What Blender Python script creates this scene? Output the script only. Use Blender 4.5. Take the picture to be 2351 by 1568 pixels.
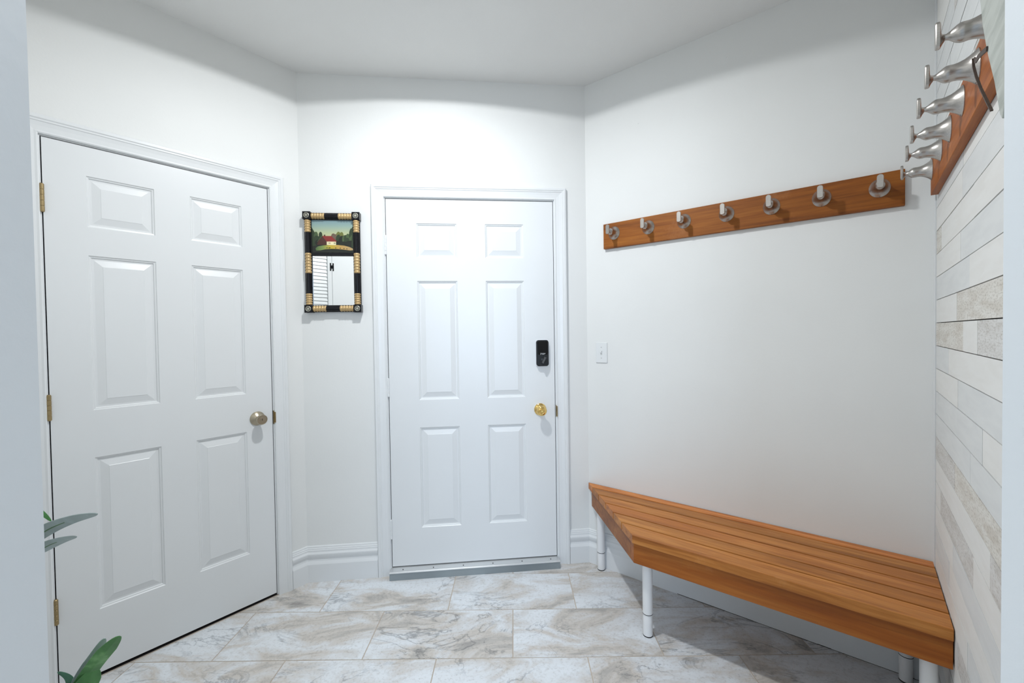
import bpy, bmesh, math, random
from mathutils import Matrix, Vector
random.seed(4)
for o in list(bpy.data.objects): bpy.data.objects.remove(o)
C = bpy.context.scene.collection
PI = math.pi
S2 = math.sqrt(0.5)

# ------------------------------------------------------------------ camera
cam_data = bpy.data.cameras.new('camera')
cam_data.sensor_fit = 'HORIZONTAL'; cam_data.sensor_width = 36.0
cam_data.lens = 36.0 * 994.16 / 2351.0
cam_data.clip_start = 0.01
cam = bpy.data.objects.new('camera', cam_data); C.objects.link(cam)
yaw, pitch, roll = math.radians(6.1225), math.radians(-1.0521), math.radians(-0.8358)
fwd = Vector((math.sin(yaw)*math.cos(pitch), math.cos(yaw)*math.cos(pitch), math.sin(pitch)))
rt = Vector((math.cos(yaw), -math.sin(yaw), 0)); up = rt.cross(fwd)
r2 = math.cos(roll)*rt + math.sin(roll)*up; u2 = -math.sin(roll)*rt + math.cos(roll)*up
M = Matrix((r2, u2, -fwd)).transposed().to_4x4(); M.translation = Vector((0.7181, -2.4083, 1.3131))
cam.matrix_world = M
bpy.context.scene.camera = cam

# ------------------------------------------------------------------ world, lights, exposure
w = bpy.data.worlds.new('daylight'); bpy.context.scene.world = w; w.use_nodes = True
w.node_tree.nodes['Background'].inputs[0].default_value = (0.75, 0.86, 1.0, 1)
w.node_tree.nodes['Background'].inputs[1].default_value = 0.4
def area(name, loc, rot, size, power, col, shape='DISK', size_y=None, spread=None):
    d = bpy.data.lights.new(name, 'AREA'); d.shape = shape; d.size = size
    if size_y: d.size_y = size_y
    d.energy = power; d.color = col
    if spread: d.spread = spread
    o = bpy.data.objects.new(name, d); C.objects.link(o); o.location = loc; o.rotation_euler = rot
    return o
LX, LY, LZ, WELL = 0.55, -0.96, 2.765, 0.34   # lamp in a round ceiling recess, added to shape its shadows
area('ceiling_lamp_light', (LX, LY, LZ), (0, 0, 0), 0.10, 24, (0.95, 0.98, 1.0))
area('window_fill', (0.7, -5.02, 1.5), (PI/2, 0, 0), 1.9, 56, (0.62, 0.78, 1.0), 'RECTANGLE', 1.7)  # added bluish fill behind the camera, set in an invented window
area('hall_fill', (0.7, -3.6, 2.66), (0, 0, 0), 0.5, 7, (0.80, 0.90, 1.0))  # added fill lamp in the unseen hall, helps brighten the jambs
vs = bpy.context.scene.view_settings
vs.view_transform = 'Standard'; vs.look = 'None'; vs.exposure = 0.22; vs.gamma = 1.0; vs.use_curve_mapping = False

# ------------------------------------------------------------------ materials
MATS = {}
def new_mat(name):
    m = bpy.data.materials.new(name); m.use_nodes = True; MATS[name] = m
    return m, m.node_tree.nodes, m.node_tree.links, m.node_tree.nodes['Principled BSDF']
def N(nodes, t, **kw):
    n = nodes.new(t)
    for k, v in kw.items():
        if k in n.inputs: n.inputs[k].default_value = v
        else: setattr(n, k, v)
    return n
def ramp(nodes, stops):
    r = nodes.new('ShaderNodeValToRGB'); e = r.color_ramp.elements
    while len(e) > 1: e.remove(e[-1])
    e[0].position = stops[0][0]; e[0].color = (*stops[0][1], 1)
    for p, c in stops[1:]:
        x = e.new(p); x.color = (*c, 1)
    return r
def coords(nodes, links, scale, rot=(0, 0, 0), src='Object'):
    tc = nodes.new('ShaderNodeTexCoord'); mp = nodes.new('ShaderNodeMapping')
    mp.inputs['Scale'].default_value = scale; mp.inputs['Rotation'].default_value = rot
    links.new(tc.outputs[src], mp.inputs['Vector']); return mp
def paint(name, col, rough=0.5, var=0.02, bump=0.02, scale=60.0, metal=0.0):
    m, nd, lk, b = new_mat(name)
    mp = coords(nd, lk, (1, 1, 1))
    n = N(nd, 'ShaderNodeTexNoise', Scale=scale, Detail=4.0); lk.new(mp.outputs[0], n.inputs['Vector'])
    n2 = N(nd, 'ShaderNodeTexNoise', Scale=2.3, Detail=2.0); lk.new(mp.outputs[0], n2.inputs['Vector'])
    r = ramp(nd, [(0.3, tuple(c*(1-var) for c in col)), (0.7, tuple(min(1, c*(1+var)) for c in col))])
    lk.new(n2.outputs['Fac'], r.inputs['Fac']); lk.new(r.outputs['Color'], b.inputs['Base Color'])
    b.inputs['Roughness'].default_value = rough; b.inputs['Metallic'].default_value = metal
    if name.startswith('black'): b.inputs['Specular IOR Level'].default_value = 0.25
    if bump:
        bp = N(nd, 'ShaderNodeBump', Strength=bump, Distance=0.002)
        lk.new(n.outputs['Fac'], bp.inputs['Height']); lk.new(bp.outputs['Normal'], b.inputs['Normal'])
    return m
paint('wall_paint', (0.76, 0.765, 0.75), 0.55, 0.015, 0.12, 90)
paint('ceiling_paint', (0.785, 0.785, 0.77), 0.8, 0.015, 0.3, 160)
paint('trim_paint', (0.745, 0.76, 0.765), 0.28, 0.01, 0.03, 30)
paint('door_paint', (0.745, 0.76, 0.765), 0.30, 0.01, 0.03, 40)
paint('white_plastic', (0.74, 0.755, 0.755), 0.3, 0.005, 0)
paint('white_metal', (0.80, 0.80, 0.80), 0.3, 0.01, 0)
paint('black_rubber', (0.012, 0.012, 0.012), 0.5, 0.1, 0)
paint('dark_gap', (0.012, 0.009, 0.008), 0.8, 0.2, 0)  # near-black, stands in for the shade in gaps and behind doors
paint('dark_dirt', (0.05, 0.045, 0.04), 0.9, 0.4, 0.1)
paint('black_lacquer', (0.006, 0.006, 0.008), 0.22, 0.1, 0)
paint('black_plastic', (0.012, 0.013, 0.015), 0.3, 0.1, 0)
paint('black_gloss', (0.004, 0.004, 0.005), 0.08, 0.1, 0)
paint('dark_grey_plastic', (0.05, 0.05, 0.052), 0.35, 0.1, 0)
paint('lettering', (0.75, 0.76, 0.78), 0.4, 0.0, 0)
paint('gold_paint', (0.50, 0.34, 0.155), 0.38, 0.25, 0.1, 200, 0.25)
paint('pewter', (0.42, 0.41, 0.34), 0.4, 0.2, 0.1, 200, 0.6)
paint('polished_brass', (0.85, 0.60, 0.22), 0.12, 0.03, 0, 60, 1.0)
paint('antique_brass', (0.36, 0.27, 0.14), 0.38, 0.2, 0.05, 90, 0.85)
paint('antique_nickel', (0.48, 0.42, 0.32), 0.30, 0.08, 0.02, 200, 1.0)
paint('aluminium', (0.72, 0.73, 0.73), 0.35, 0.08, 0.05, 80, 0.75)
paint('grey_vinyl', (0.22, 0.25, 0.26), 0.5, 0.25, 0.05, 30)
paint('leather', (0.055, 0.035, 0.025), 0.55, 0.2, 0.2, 120)
paint('terracotta', (0.55, 0.55, 0.54), 0.6, 0.1, 0.1)
paint('soil', (0.05, 0.035, 0.025), 0.95, 0.4, 0.8, 80)
paint('plaster_spot', (0.64, 0.65, 0.64), 0.7, 0.0, 0)

def brushed():
    m, nd, lk, b = new_mat('brushed_nickel')
    mp = coords(nd, lk, (110, 5, 110))
    n = N(nd, 'ShaderNodeTexNoise', Scale=3.0, Detail=3.0); lk.new(mp.outputs[0], n.inputs['Vector'])
    r = ramp(nd, [(0.3, (0.42, 0.395, 0.37)), (0.7, (0.50, 0.47, 0.44))]); lk.new(n.outputs['Fac'], r.inputs['Fac'])
    lk.new(r.outputs['Color'], b.inputs['Base Color']); b.inputs['Metallic'].default_value = 1.0
    b.inputs['Roughness'].default_value = 0.30
brushed()
def mirror():
    m, nd, lk, b = new_mat('mirror_silver')
    b.inputs['Base Color'].default_value = (0.93, 0.94, 0.93, 1); b.inputs['Metallic'].default_value = 1.0
    b.inputs['Roughness'].default_value = 0.0
mirror()
def wood(name, dark, mid, light, along='x', rough=0.38, scale=1.0):
    m, nd, lk, b = new_mat(name)
    sc = (1.6*scale, 26*scale, 26*scale)
    mp = coords(nd, lk, sc)
    oi = nd.new('ShaderNodeObjectInfo')
    mul = N(nd, 'ShaderNodeVectorMath', operation='MULTIPLY_ADD')
    comb = nd.new('ShaderNodeCombineXYZ')
    lk.new(oi.outputs['Random'], comb.inputs[0]); lk.new(oi.outputs['Random'], comb.inputs[1])
    lk.new(comb.outputs[0], mul.inputs[0]); mul.inputs[1].default_value = (37, 53, 11); lk.new(mp.outputs[0], mul.inputs[2])
    n1 = N(nd, 'ShaderNodeTexNoise', Scale=1.0, Detail=5.0, Roughness=0.62, Distortion=0.9); lk.new(mul.outputs[0], n1.inputs['Vector'])
    n2 = N(nd, 'ShaderNodeTexNoise', Scale=5.0, Detail=3.0, Distortion=0.3); lk.new(mul.outputs[0], n2.inputs['Vector'])
    n3 = N(nd, 'ShaderNodeTexNoise', Scale=0.22, Detail=2.0); lk.new(mul.outputs[0], n3.inputs['Vector'])
    r = ramp(nd, [(0.25, dark), (0.48, mid), (0.72, light)]); lk.new(n1.outputs['Fac'], r.inputs['Fac'])
    r2_ = ramp(nd, [(0.35, (0.80, 0.76, 0.72)), (0.6, (1, 1, 1))]); lk.new(n2.outputs['Fac'], r2_.inputs['Fac'])
    mx = N(nd, 'ShaderNodeMix', data_type='RGBA', blend_type='MULTIPLY'); mx.inputs[0].default_value = 0.8
    lk.new(r.outputs['Color'], mx.inputs[6]); lk.new(r2_.outputs['Color'], mx.inputs[7])
    r3 = ramp(nd, [(0.35, (0.82, 0.78, 0.75)), (0.65, (1.08, 1.05, 1.0))]); lk.new(n3.outputs['Fac'], r3.inputs['Fac'])
    mx2 = N(nd, 'ShaderNodeMix', data_type='RGBA', blend_type='MULTIPLY'); mx2.inputs[0].default_value = 1.0
    lk.new(mx.outputs[2], mx2.inputs[6]); lk.new(r3.outputs['Color'], mx2.inputs[7])
    hs = nd.new('ShaderNodeHueSaturation'); mr = N(nd, 'ShaderNodeMapRange'); mr.inputs['To Min'].default_value = 0.88; mr.inputs['To Max'].default_value = 1.14
    lk.new(oi.outputs['Random'], mr.inputs['Value']); lk.new(mr.outputs[0], hs.inputs['Value'])
    mpw = coords(nd, lk, (3.0, 7.0, 3.0)); nw = N(nd, 'ShaderNodeTexNoise', Scale=1.3, Detail=6.0, Roughness=0.7); lk.new(mpw.outputs[0], nw.inputs['Vector'])
    rw = ramp(nd, [(0.60, (0, 0, 0)), (0.72, (0.28, 0.28, 0.28))]); lk.new(nw.outputs['Fac'], rw.inputs['Fac'])
    mw = N(nd, 'ShaderNodeMix', data_type='RGBA'); lk.new(rw.outputs['Color'], mw.inputs[0]); lk.new(mx2.outputs[2], mw.inputs[6]); mw.inputs[7].default_value = (*[min(1, c*1.15+0.08) for c in light], 1)
    mh = N(nd, 'ShaderNodeMapRange'); mh.inputs['To Min'].default_value = 0.504; mh.inputs['To Max'].default_value = 0.494
    lk.new(oi.outputs['Random'], mh.inputs['Value']); lk.new(mh.outputs[0], hs.inputs['Hue'])
    lk.new(mw.outputs[2], hs.inputs['Color']); lk.new(hs.outputs[0], b.inputs['Base Color'])
    b.inputs['Roughness'].default_value = rough; b.inputs['Specular IOR Level'].default_value = 0.3
    bp = N(nd, 'ShaderNodeBump', Strength=0.12, Distance=0.001); lk.new(n2.outputs['Fac'], bp.inputs['Height']); lk.new(bp.outputs['Normal'], b.inputs['Normal'])
wood('bench_wood', (0.27, 0.085, 0.017), (0.46, 0.175, 0.036), (0.62, 0.28, 0.075))
wood('apron_wood', (0.20, 0.052, 0.007), (0.34, 0.102, 0.012), (0.45, 0.165, 0.030), scale=0.7)
wood('rail_wood', (0.13, 0.034, 0.003), (0.28, 0.082, 0.007), (0.38, 0.130, 0.016), scale=0.9, rough=0.5)

def planks():
    # four kinds of board; the surface marks only, tints of the boards themselves
    def board(name, a, bcol, spec):
        m, nd, lk, b = new_mat(name)
        mp = coords(nd, lk, (7, 7, 40))
        n = N(nd, 'ShaderNodeTexNoise', Scale=1.0, Detail=4.0, Distortion=0.4); lk.new(mp.outputs[0], n.inputs['Vector'])
        r = ramp(nd, [(0.35, bcol), (0.6, a)]); lk.new(n.outputs['Fac'], r.inputs['Fac'])
        out = r.outputs['Color']
        mp2 = coords(nd, lk, (60, 60, 230) if spec > 1 else (3, 3, 9))
        n2 = N(nd, 'ShaderNodeTexNoise', Scale=1.0 if spec > 1 else 3.0, Detail=5.0, Roughness=0.65); lk.new(mp2.outputs[0], n2.inputs['Vector'])
        if spec > 1:
            rr = ramp(nd, [(0.36, (0.42, 0.37, 0.31)), (0.52, (1, 1, 1))])
        else:
            rr = ramp(nd, [(0.22, (0.35, 0.33, 0.31)), (0.26, (1, 1, 1))])
        lk.new(n2.outputs['Fac'], rr.inputs['Fac'])
        mx = N(nd, 'ShaderNodeMix', data_type='RGBA', blend_type='MULTIPLY'); mx.inputs[0].default_value = 0.5 if spec > 1 else 0.6
        lk.new(out, mx.inputs[6]); lk.new(rr.outputs['Color'], mx.inputs[7])
        lk.new(mx.outputs[2], b.inputs['Base Color']); b.inputs['Roughness'].default_value = 0.55
        bp = N(nd, 'ShaderNodeBump', Strength=0.15, Distance=0.002); lk.new(n.outputs['Fac'], bp.inputs['Height']); lk.new(bp.outputs['Normal'], b.inputs['Normal'])
    board('board_white', (0.76, 0.755, 0.73), (0.73, 0.72, 0.69), 1)
    board('board_cool', (0.70, 0.71, 0.70), (0.66, 0.67, 0.665), 1)
    board('board_wash', (0.68, 0.67, 0.65), (0.58, 0.56, 0.53), 2)
    board('board_rough', (0.72, 0.70, 0.65), (0.60, 0.56, 0.50), 2)
    board('weathered_white', (0.46, 0.48, 0.44), (0.30, 0.32, 0.29), 1)
planks()

def tile_mat():
    m, nd, lk, b = new_mat('stone_tile')
    tc = nd.new('ShaderNodeTexCoord'); at = nd.new('ShaderNodeAttribute'); at.attribute_name = 'tile'; at.attribute_type = 'GEOMETRY'
    ma = N(nd, 'ShaderNodeVectorMath', operation='MULTIPLY_ADD'); lk.new(at.outputs['Color'], ma.inputs[0])
    ma.inputs[1].default_value = (23, 17, 31); lk.new(tc.outputs['Object'], ma.inputs[2])
    mp = nd.new('ShaderNodeMapping'); lk.new(ma.outputs[0], mp.inputs['Vector'])
    mp.inputs['Rotation'].default_value = (0, 0, 0.6); mp.inputs['Scale'].default_value = (1.0, 2.1, 1)
    n1 = N(nd, 'ShaderNodeTexNoise', Scale=2.7, Detail=10.0, Roughness=0.66, Distortion=0.7); lk.new(mp.outputs[0], n1.inputs['Vector'])
    r1 = ramp(nd, [(0.28, (0.32, 0.30, 0.285)), (0.38, (0.46, 0.44, 0.415)), (0.44, (0.60, 0.56, 0.515)), (0.50, (0.65, 0.645, 0.64)), (0.565, (0.73, 0.755, 0.78)), (0.75, (0.79, 0.83, 0.87))])
    lk.new(n1.outputs['Fac'], r1.inputs['Fac'])
    # meandering veins
    n2 = N(nd, 'ShaderNodeTexNoise', Scale=2.3, Detail=8.0, Roughness=0.6, Distortion=1.5); lk.new(mp.outputs[0], n2.inputs['Vector'])
    sb = N(nd, 'ShaderNodeMath', operation='SUBTRACT'); sb.inputs[1].default_value = 0.5; lk.new(n2.outputs['Fac'], sb.inputs[0])
    ab = N(nd, 'ShaderNodeMath', operation='ABSOLUTE'); lk.new(sb.outputs[0], ab.inputs[0])
    r2_ = ramp(nd, [(0.0, (0.50, 0.51, 0.53)), (0.008, (0.74, 0.75, 0.76)), (0.024, (1, 1, 1))]); lk.new(ab.outputs[0], r2_.inputs['Fac'])
    n4 = N(nd, 'ShaderNodeTexNoise', Scale=2.0, Detail=2.0); lk.new(mp.outputs[0], n4.inputs['Vector'])
    r4 = ramp(nd, [(0.45, (0, 0, 0)), (0.6, (1, 1, 1))]); lk.new(n4.outputs['Fac'], r4.inputs['Fac'])
    mx = N(nd, 'ShaderNodeMix', data_type='RGBA', blend_type='MULTIPLY'); lk.new(r4.outputs['Color'], mx.inputs[0])
    lk.new(r1.outputs['Color'], mx.inputs[6]); lk.new(r2_.outputs['Color'], mx.inputs[7])
    # fine pitting
    n3 = N(nd, 'ShaderNodeTexNoise', Scale=90.0, Detail=4.0, Roughness=0.7); lk.new(ma.outputs[0], n3.inputs['Vector'])
    r3 = ramp(nd, [(0.32, (0.72, 0.70, 0.68)), (0.48, (1, 1, 1))]); lk.new(n3.outputs['Fac'], r3.inputs['Fac'])
    mx2 = N(nd, 'ShaderNodeMix', data_type='RGBA', blend_type='MULTIPLY'); mx2.inputs[0].default_value = 0.7
    lk.new(mx.outputs[2], mx2.inputs[6]); lk.new(r3.outputs['Color'], mx2.inputs[7])
    lk.new(mx2.outputs[2], b.inputs['Base Color']); b.inputs['Roughness'].default_value = 0.5
    bp = N(nd, 'ShaderNodeBump', Strength=0.08, Distance=0.001); lk.new(n3.outputs['Fac'], bp.inputs['Height']); lk.new(bp.outputs['Normal'], b.inputs['Normal'])
tile_mat()
paint('grout', (0.50, 0.43, 0.36), 0.9, 0.1, 0.2, 200)

def leaf_mat(name, a, c, mid):
    m, nd, lk, b = new_mat(name)
    mp = coords(nd, lk, (30, 30, 8))
    n = N(nd, 'ShaderNodeTexNoise', Scale=1.0, Detail=3.0); lk.new(mp.outputs[0], n.inputs['Vector'])
    r = ramp(nd, [(0.3, a), (0.6, c), (0.75, mid)]); lk.new(n.outputs['Fac'], r.inputs['Fac'])
    lk.new(r.outputs['Color'], b.inputs['Base Color']); b.inputs['Roughness'].default_value = 0.45
leaf_mat('leaf_green', (0.035, 0.15, 0.035), (0.07, 0.24, 0.06), (0.20, 0.42, 0.16))
leaf_mat('leaf_grey', (0.28, 0.34, 0.33), (0.34, 0.41, 0.41), (0.38, 0.46, 0.45))
leaf_mat('leaf_dark', (0.03, 0.10, 0.06), (0.05, 0.15, 0.09), (0.08, 0.2, 0.12))
leaf_mat('leaf_stem', (0.05, 0.12, 0.04), (0.08, 0.18, 0.06), (0.1, 0.2, 0.08))

def sky_mat():   # the painted sky of the little picture: blue at its top, yellow at its bottom
    m, nd, lk, b = new_mat('painted_sky')
    tc = nd.new('ShaderNodeTexCoord'); sp = nd.new('ShaderNodeSeparateXYZ'); lk.new(tc.outputs['Object'], sp.inputs[0])
    mr = N(nd, 'ShaderNodeMapRange'); mr.inputs['From Min'].default_value = 0.39; mr.inputs['From Max'].default_value = 0.484
    lk.new(sp.outputs[2], mr.inputs['Value'])
    r = ramp(nd, [(0.0, (0.58, 0.54, 0.28)), (0.35, (0.42, 0.47, 0.28)), (0.7, (0.27, 0.38, 0.33)), (1.0, (0.20, 0.31, 0.34))])
    lk.new(mr.outputs[0], r.inputs['Fac']); lk.new(r.outputs['Color'], b.inputs['Base Color']); b.inputs['Roughness'].default_value = 0.25
sky_mat()
def field_mat():
    m, nd, lk, b = new_mat('painted_field')
    tc = nd.new('ShaderNodeTexCoord'); sp = nd.new('ShaderNodeSeparateXYZ'); lk.new(tc.outputs['Object'], sp.inputs[0])
    mr = N(nd, 'ShaderNodeMapRange'); mr.inputs['From Min'].default_value = 0.05; mr.inputs['From Max'].default_value = 0.25
    lk.new(sp.outputs[0], mr.inputs['Value'])
    r = ramp(nd, [(0.0, (0.04, 0.09, 0.03)), (0.22, (0.18, 0.26, 0.07)), (0.42, (0.50, 0.36, 0.03)), (0.7, (0.50, 0.30, 0.09)), (1.0, (0.42, 0.30, 0.14))])
    lk.new(mr.outputs[0], r.inputs['Fac']); lk.new(r.outputs['Color'], b.inputs['Base Color']); b.inputs['Roughness'].default_value = 0.25
field_mat()
for nm, c in {'painted_red': (0.20, 0.018, 0.015), 'painted_brown': (0.055, 0.015, 0.008), 'painted_cream': (0.72, 0.62, 0.38), 'painted_tree': (0.018, 0.034, 0.012),
              'painted_light_tree': (0.05, 0.085, 0.030), 'painted_dark': (0.006, 0.009, 0.004), 'painted_mauve_tree': (0.11, 0.075, 0.05), 'painted_olive_tree': (0.12, 0.13, 0.03)}.items():
    paint(nm, c, 0.3, 0.45, 0, 40)

# ------------------------------------------------------------------ mesh helpers
class MB:
    def __init__(s): s.v = []; s.f = []; s.m = []; s.mi = 0; s.T = None
    def mat(s, i): s.mi = i; return s
    def add(s, vs_, fs):
        k = len(s.v)
        s.v += [tuple(s.T @ Vector(p)) if s.T else tuple(p) for p in vs_]
        s.f += [tuple(i+k for i in f) for f in fs]; s.m += [s.mi]*len(fs); return s
    def box(s, x0, x1, y0, y1, z0, z1):
        return s.add([(x0,y0,z0),(x1,y0,z0),(x1,y1,z0),(x0,y1,z0),(x0,y0,z1),(x1,y0,z1),(x1,y1,z1),(x0,y1,z1)],
                     [(0,3,2,1),(4,5,6,7),(0,1,5,4),(1,2,6,5),(2,3,7,6),(3,0,4,7)])
    def prism(s, poly, z0, z1):          # poly in xy
        n = len(poly)
        return s.add([(x,y,z0) for x,y in poly]+[(x,y,z1) for x,y in poly],
                     [tuple(range(n))[::-1], tuple(range(n,2*n))]+[(i,(i+1)%n,n+(i+1)%n,n+i) for i in range(n)])
    def sweep(s, rings, closed=True, caps=True):
        n = len(rings[0]); vs_ = [p for r in rings for p in r]; fs = []
        for j in range(len(rings)-1):
            for i in range(n if closed else n-1):
                a = j*n+i; b_ = j*n+(i+1)%n; fs.append((a, b_, b_+n, a+n))
        if caps: fs.append(tuple(range(n))[::-1]); fs.append(tuple(range((len(rings)-1)*n, len(rings)*n)))
        return s.add(vs_, fs)
    def lathe(s, prof, origin=(0,0,0), axis='y', seg=32, flip=-1, sx=1.0, sz=1.0):
        # prof: (t, r) with t along the axis, flip=-1 goes towards -y (out of the wall)
        rings = []
        for t, r in prof:
            ring = []
            for k in range(seg):
                a = 2*PI*k/seg; c_, s_ = r*math.cos(a)*sx, r*math.sin(a)*sz
                if axis == 'y': ring.append((origin[0]+c_, origin[1]+flip*t, origin[2]+s_))
                elif axis == 'z': ring.append((origin[0]+c_, origin[1]+s_, origin[2]+t))
                else: ring.append((origin[0]+t, origin[1]+c_, origin[2]+s_))
            rings.append(ring)
        return s.sweep(rings)
    def tube(s, pts, rad, seg=12):
        rings = []
        for i, p in enumerate(pts):
            p = Vector(p); a = Vector(pts[max(0,i-1)]); b_ = Vector(pts[min(len(pts)-1,i+1)])
            t = (b_-a).normalized(); h = Vector((0,0,1)) if abs(t.z) < .9 else Vector((1,0,0))
            u = t.cross(h).normalized(); v = t.cross(u)
            r = rad[i] if isinstance(rad, (list, tuple)) else rad
            rings.append([tuple(p+u*r*math.cos(2*PI*k/seg)+v*r*math.sin(2*PI*k/seg)) for k in range(seg)])
        return s.sweep(rings)
    def build(s, name, mats, parent=None, loc=None, rotz=0.0, smooth=False, bevel=0.0, bseg=2, label=None):
        me = bpy.data.meshes.new(name); me.from_pydata(s.v, [], s.f)
        for m in (mats if isinstance(mats, (list, tuple)) else [mats]): me.materials.append(MATS[m])
        me.polygons.foreach_set('material_index', s.m)
        bm = bmesh.new(); bm.from_mesh(me); bmesh.ops.recalc_face_normals(bm, faces=bm.faces)
        if smooth:
            for f in bm.faces: f.smooth = True
            for e in bm.edges:
                if len(e.link_faces) == 2 and e.calc_face_angle(0) > math.radians(38): e.smooth = False
        bm.to_mesh(me); bm.free(); me.update()
        o = bpy.data.objects.new(name, me); C.objects.link(o)
        if parent: o.parent = parent
        if loc is not None: o.location = loc
        o.rotation_euler = (0, 0, rotz)
        if bevel:
            b = o.modifiers.new('bevel', 'BEVEL'); b.width = bevel; b.segments = bseg; b.limit_method = 'ANGLE'; b.angle_limit = math.radians(40)
        if label: o['label'] = label
        return o
def tag(o, label, cat, group=None, kind=None):
    o['label'] = label; o['category'] = cat
    if group: o['group'] = group
    if kind: o['kind'] = kind
    return o
def thing(name, label, cat, loc, rotz=0, group=None, kind=None):
    o = bpy.data.objects.new(name, None); C.objects.link(o); o.empty_display_size = 0.05
    o.location = loc; o.rotation_euler = (0, 0, rotz)
    return tag(o, label, cat, group, kind)

# ------------------------------------------------------------------ room frames
# every wall has a frame: local x = to the right as one faces it, local -y = into the room, z up
H = 2.70; XL, XR, RL = -0.144, 1.408, 1.4236
FR = {'B': ((0, 0), 0.0), 'L': ((XL, 0), PI/4), 'R': ((XR, 0), -PI/4)}
cR = (XR + RL*S2, -RL*S2)
FR['S'] = (cR, -3*PI/4)
LC = 1.20
FR['C'] = ((XL - LC*S2, -LC*S2), 3*PI/4)      # closet wall, local x = -distance from the corner with the left wall
def fr(w): (x, y), a = FR[w]; return Vector((x, y, 0)), a
def at(w, lx, z=0.0, off=0.0):
    o, a = fr(w); return Vector((o.x + lx*math.cos(a) + off*math.sin(a), o.y + lx*math.sin(a) - off*math.cos(a), z))
def wall(name, w, x0, x1, holes, label, mat='wall_paint', th=0.12, z1=H):
    mb = MB(); x = x0
    for (a, b_, za, zb) in sorted(holes):
        mb.box(x, a, 0, th, 0, z1); mb.box(a, b_, 0, th, zb, z1)
        if za > 0: mb.box(a, b_, 0, th, 0, za)
        x = b_
    mb.box(x, x1, 0, th, 0, z1)
    o, a = fr(w)
    return tag(mb.build(name, mat, loc=o, rotz=a), label, 'wall', kind='structure')

D2 = (0.301, 1.216, 2.049)      # front door: x0, x1, top
D1 = (-0.926, -0.160, 2.052)    # left door in the left wall's frame
J = 0.022
wall('wall_back', 'B', XL, XR, [(D2[0]-J, D2[1]+J, 0, D2[2]+J)], 'white painted back wall around the front door')
wall('wall_left', 'L', -LC-0.12, 0.10, [(D1[0]-J, D1[1]+J, 0, D1[2]+J)], 'white painted angled wall holding the door on the left')
wall('wall_right', 'R', -0.10, RL+0.12, [], 'white painted wall behind the bench and coat rail')
CE = 1.617
wall('wall_closet', 'C', -CE-0.10, 0.0, [], 'white wall beside the left doorway jamb, seen in the mirror')

# opening wall between the hall and this entry, in world axes
mb = MB()
OX0, OX1 = 0.357, 1.295
mb.box(-1.6, OX0, -2.12, -2.0, 0, H); mb.box(OX1, 3.0, -2.12, -2.0, 0, H); mb.box(OX0, OX1, -2.12, -2.0, 2.06, H)
tag(mb.build('wall_front', 'wall_paint'), 'white wall with the doorway the view looks through', 'wall', kind='structure')
# hall behind the camera, with a window added for the fill light
mb = MB(); mb.box(-1.6, 3.0, -5.12, -5.0, 0, 0.6); mb.box(-1.6, 3.0, -5.12, -5.0, 2.4, H)
mb.box(-1.6, -0.3, -5.12, -5.0, 0.6, 2.4); mb.box(1.7, 3.0, -5.12, -5.0, 0.6, 2.4)
tag(mb.build('wall_hall_back', 'wall_paint'), 'white hall wall with an added window opening, behind the viewer', 'wall', kind='structure')
mb = MB(); mb.box(-1.72, -1.6, -5.12, -2.0, 0, H)
tag(mb.build('wall_hall_left', 'wall_paint'), 'white hall side wall to the left, behind the viewer', 'wall', kind='structure')
mb = MB(); mb.box(3.0, 3.12, -5.12, -2.0, 0, H)
tag(mb.build('wall_hall_right', 'wall_paint'), 'white hall side wall to the right, behind the viewer', 'wall', kind='structure')
mb = MB()
for a in ((-0.3, -0.25), (0.675, 0.725), (1.65, 1.7)): mb.box(a[0], a[1], -5.09, -5.03, 0.6, 2.4)
for a in ((0.6, 0.65), (2.35, 2.4)): mb.box(-0.3, 1.7, -5.09, -5.03, a[0], a[1])
wf = mb.build('added_window', 'trim_paint', bevel=0.004)  # invented frame that holds the fill light
tag(wf, 'added white window frame around the fill light, behind the viewer', 'window', kind='structure')
mb = MB(); q = 0.45
mb.box(-2.4, 3.2, -5.12, LY-q, H, H+0.1); mb.box(-2.4, 3.2, LY+q, 0.9, H, H+0.1)
mb.box(-2.4, LX-q, LY-q, LY+q, H, H+0.1); mb.box(LX+q, 3.2, LY-q, LY+q, H, H+0.1)
n = 64; inner = []; outer = []
for k in range(n):
    a = 2*PI*k/n; c_, s_ = math.cos(a), math.sin(a); f = q/max(abs(c_), abs(s_))
    inner.append((LX+WELL*c_, LY+WELL*s_)); outer.append((LX+f*c_, LY+f*s_))
mb.sweep([[(x, y, H) for x, y in outer], [(x, y, H) for x, y in inner], [(x, y, LZ+0.10) for x, y in inner]], caps=False)
mb.add([(x, y, LZ+0.10) for x, y in inner], [tuple(range(n))])
tag(mb.build('ceiling', 'ceiling_paint'), 'flat white ceiling above the entry', 'ceiling', kind='structure')

# jamb boards of the opening
mb = MB()
for (x0, x1) in ((OX0-0.075, OX0), (OX1, OX1+0.075)):
    mb.box(x0, x1, -2.137, -2.12, 0, 2.06+0.075)
mb.box(OX0, OX1, -2.137, -2.12, 2.06, 2.135)
tag(mb.build('trim_5', 'trim_paint', bevel=0.003), 'white casing of the doorway nearest the viewer', 'trim', kind='structure')

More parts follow.
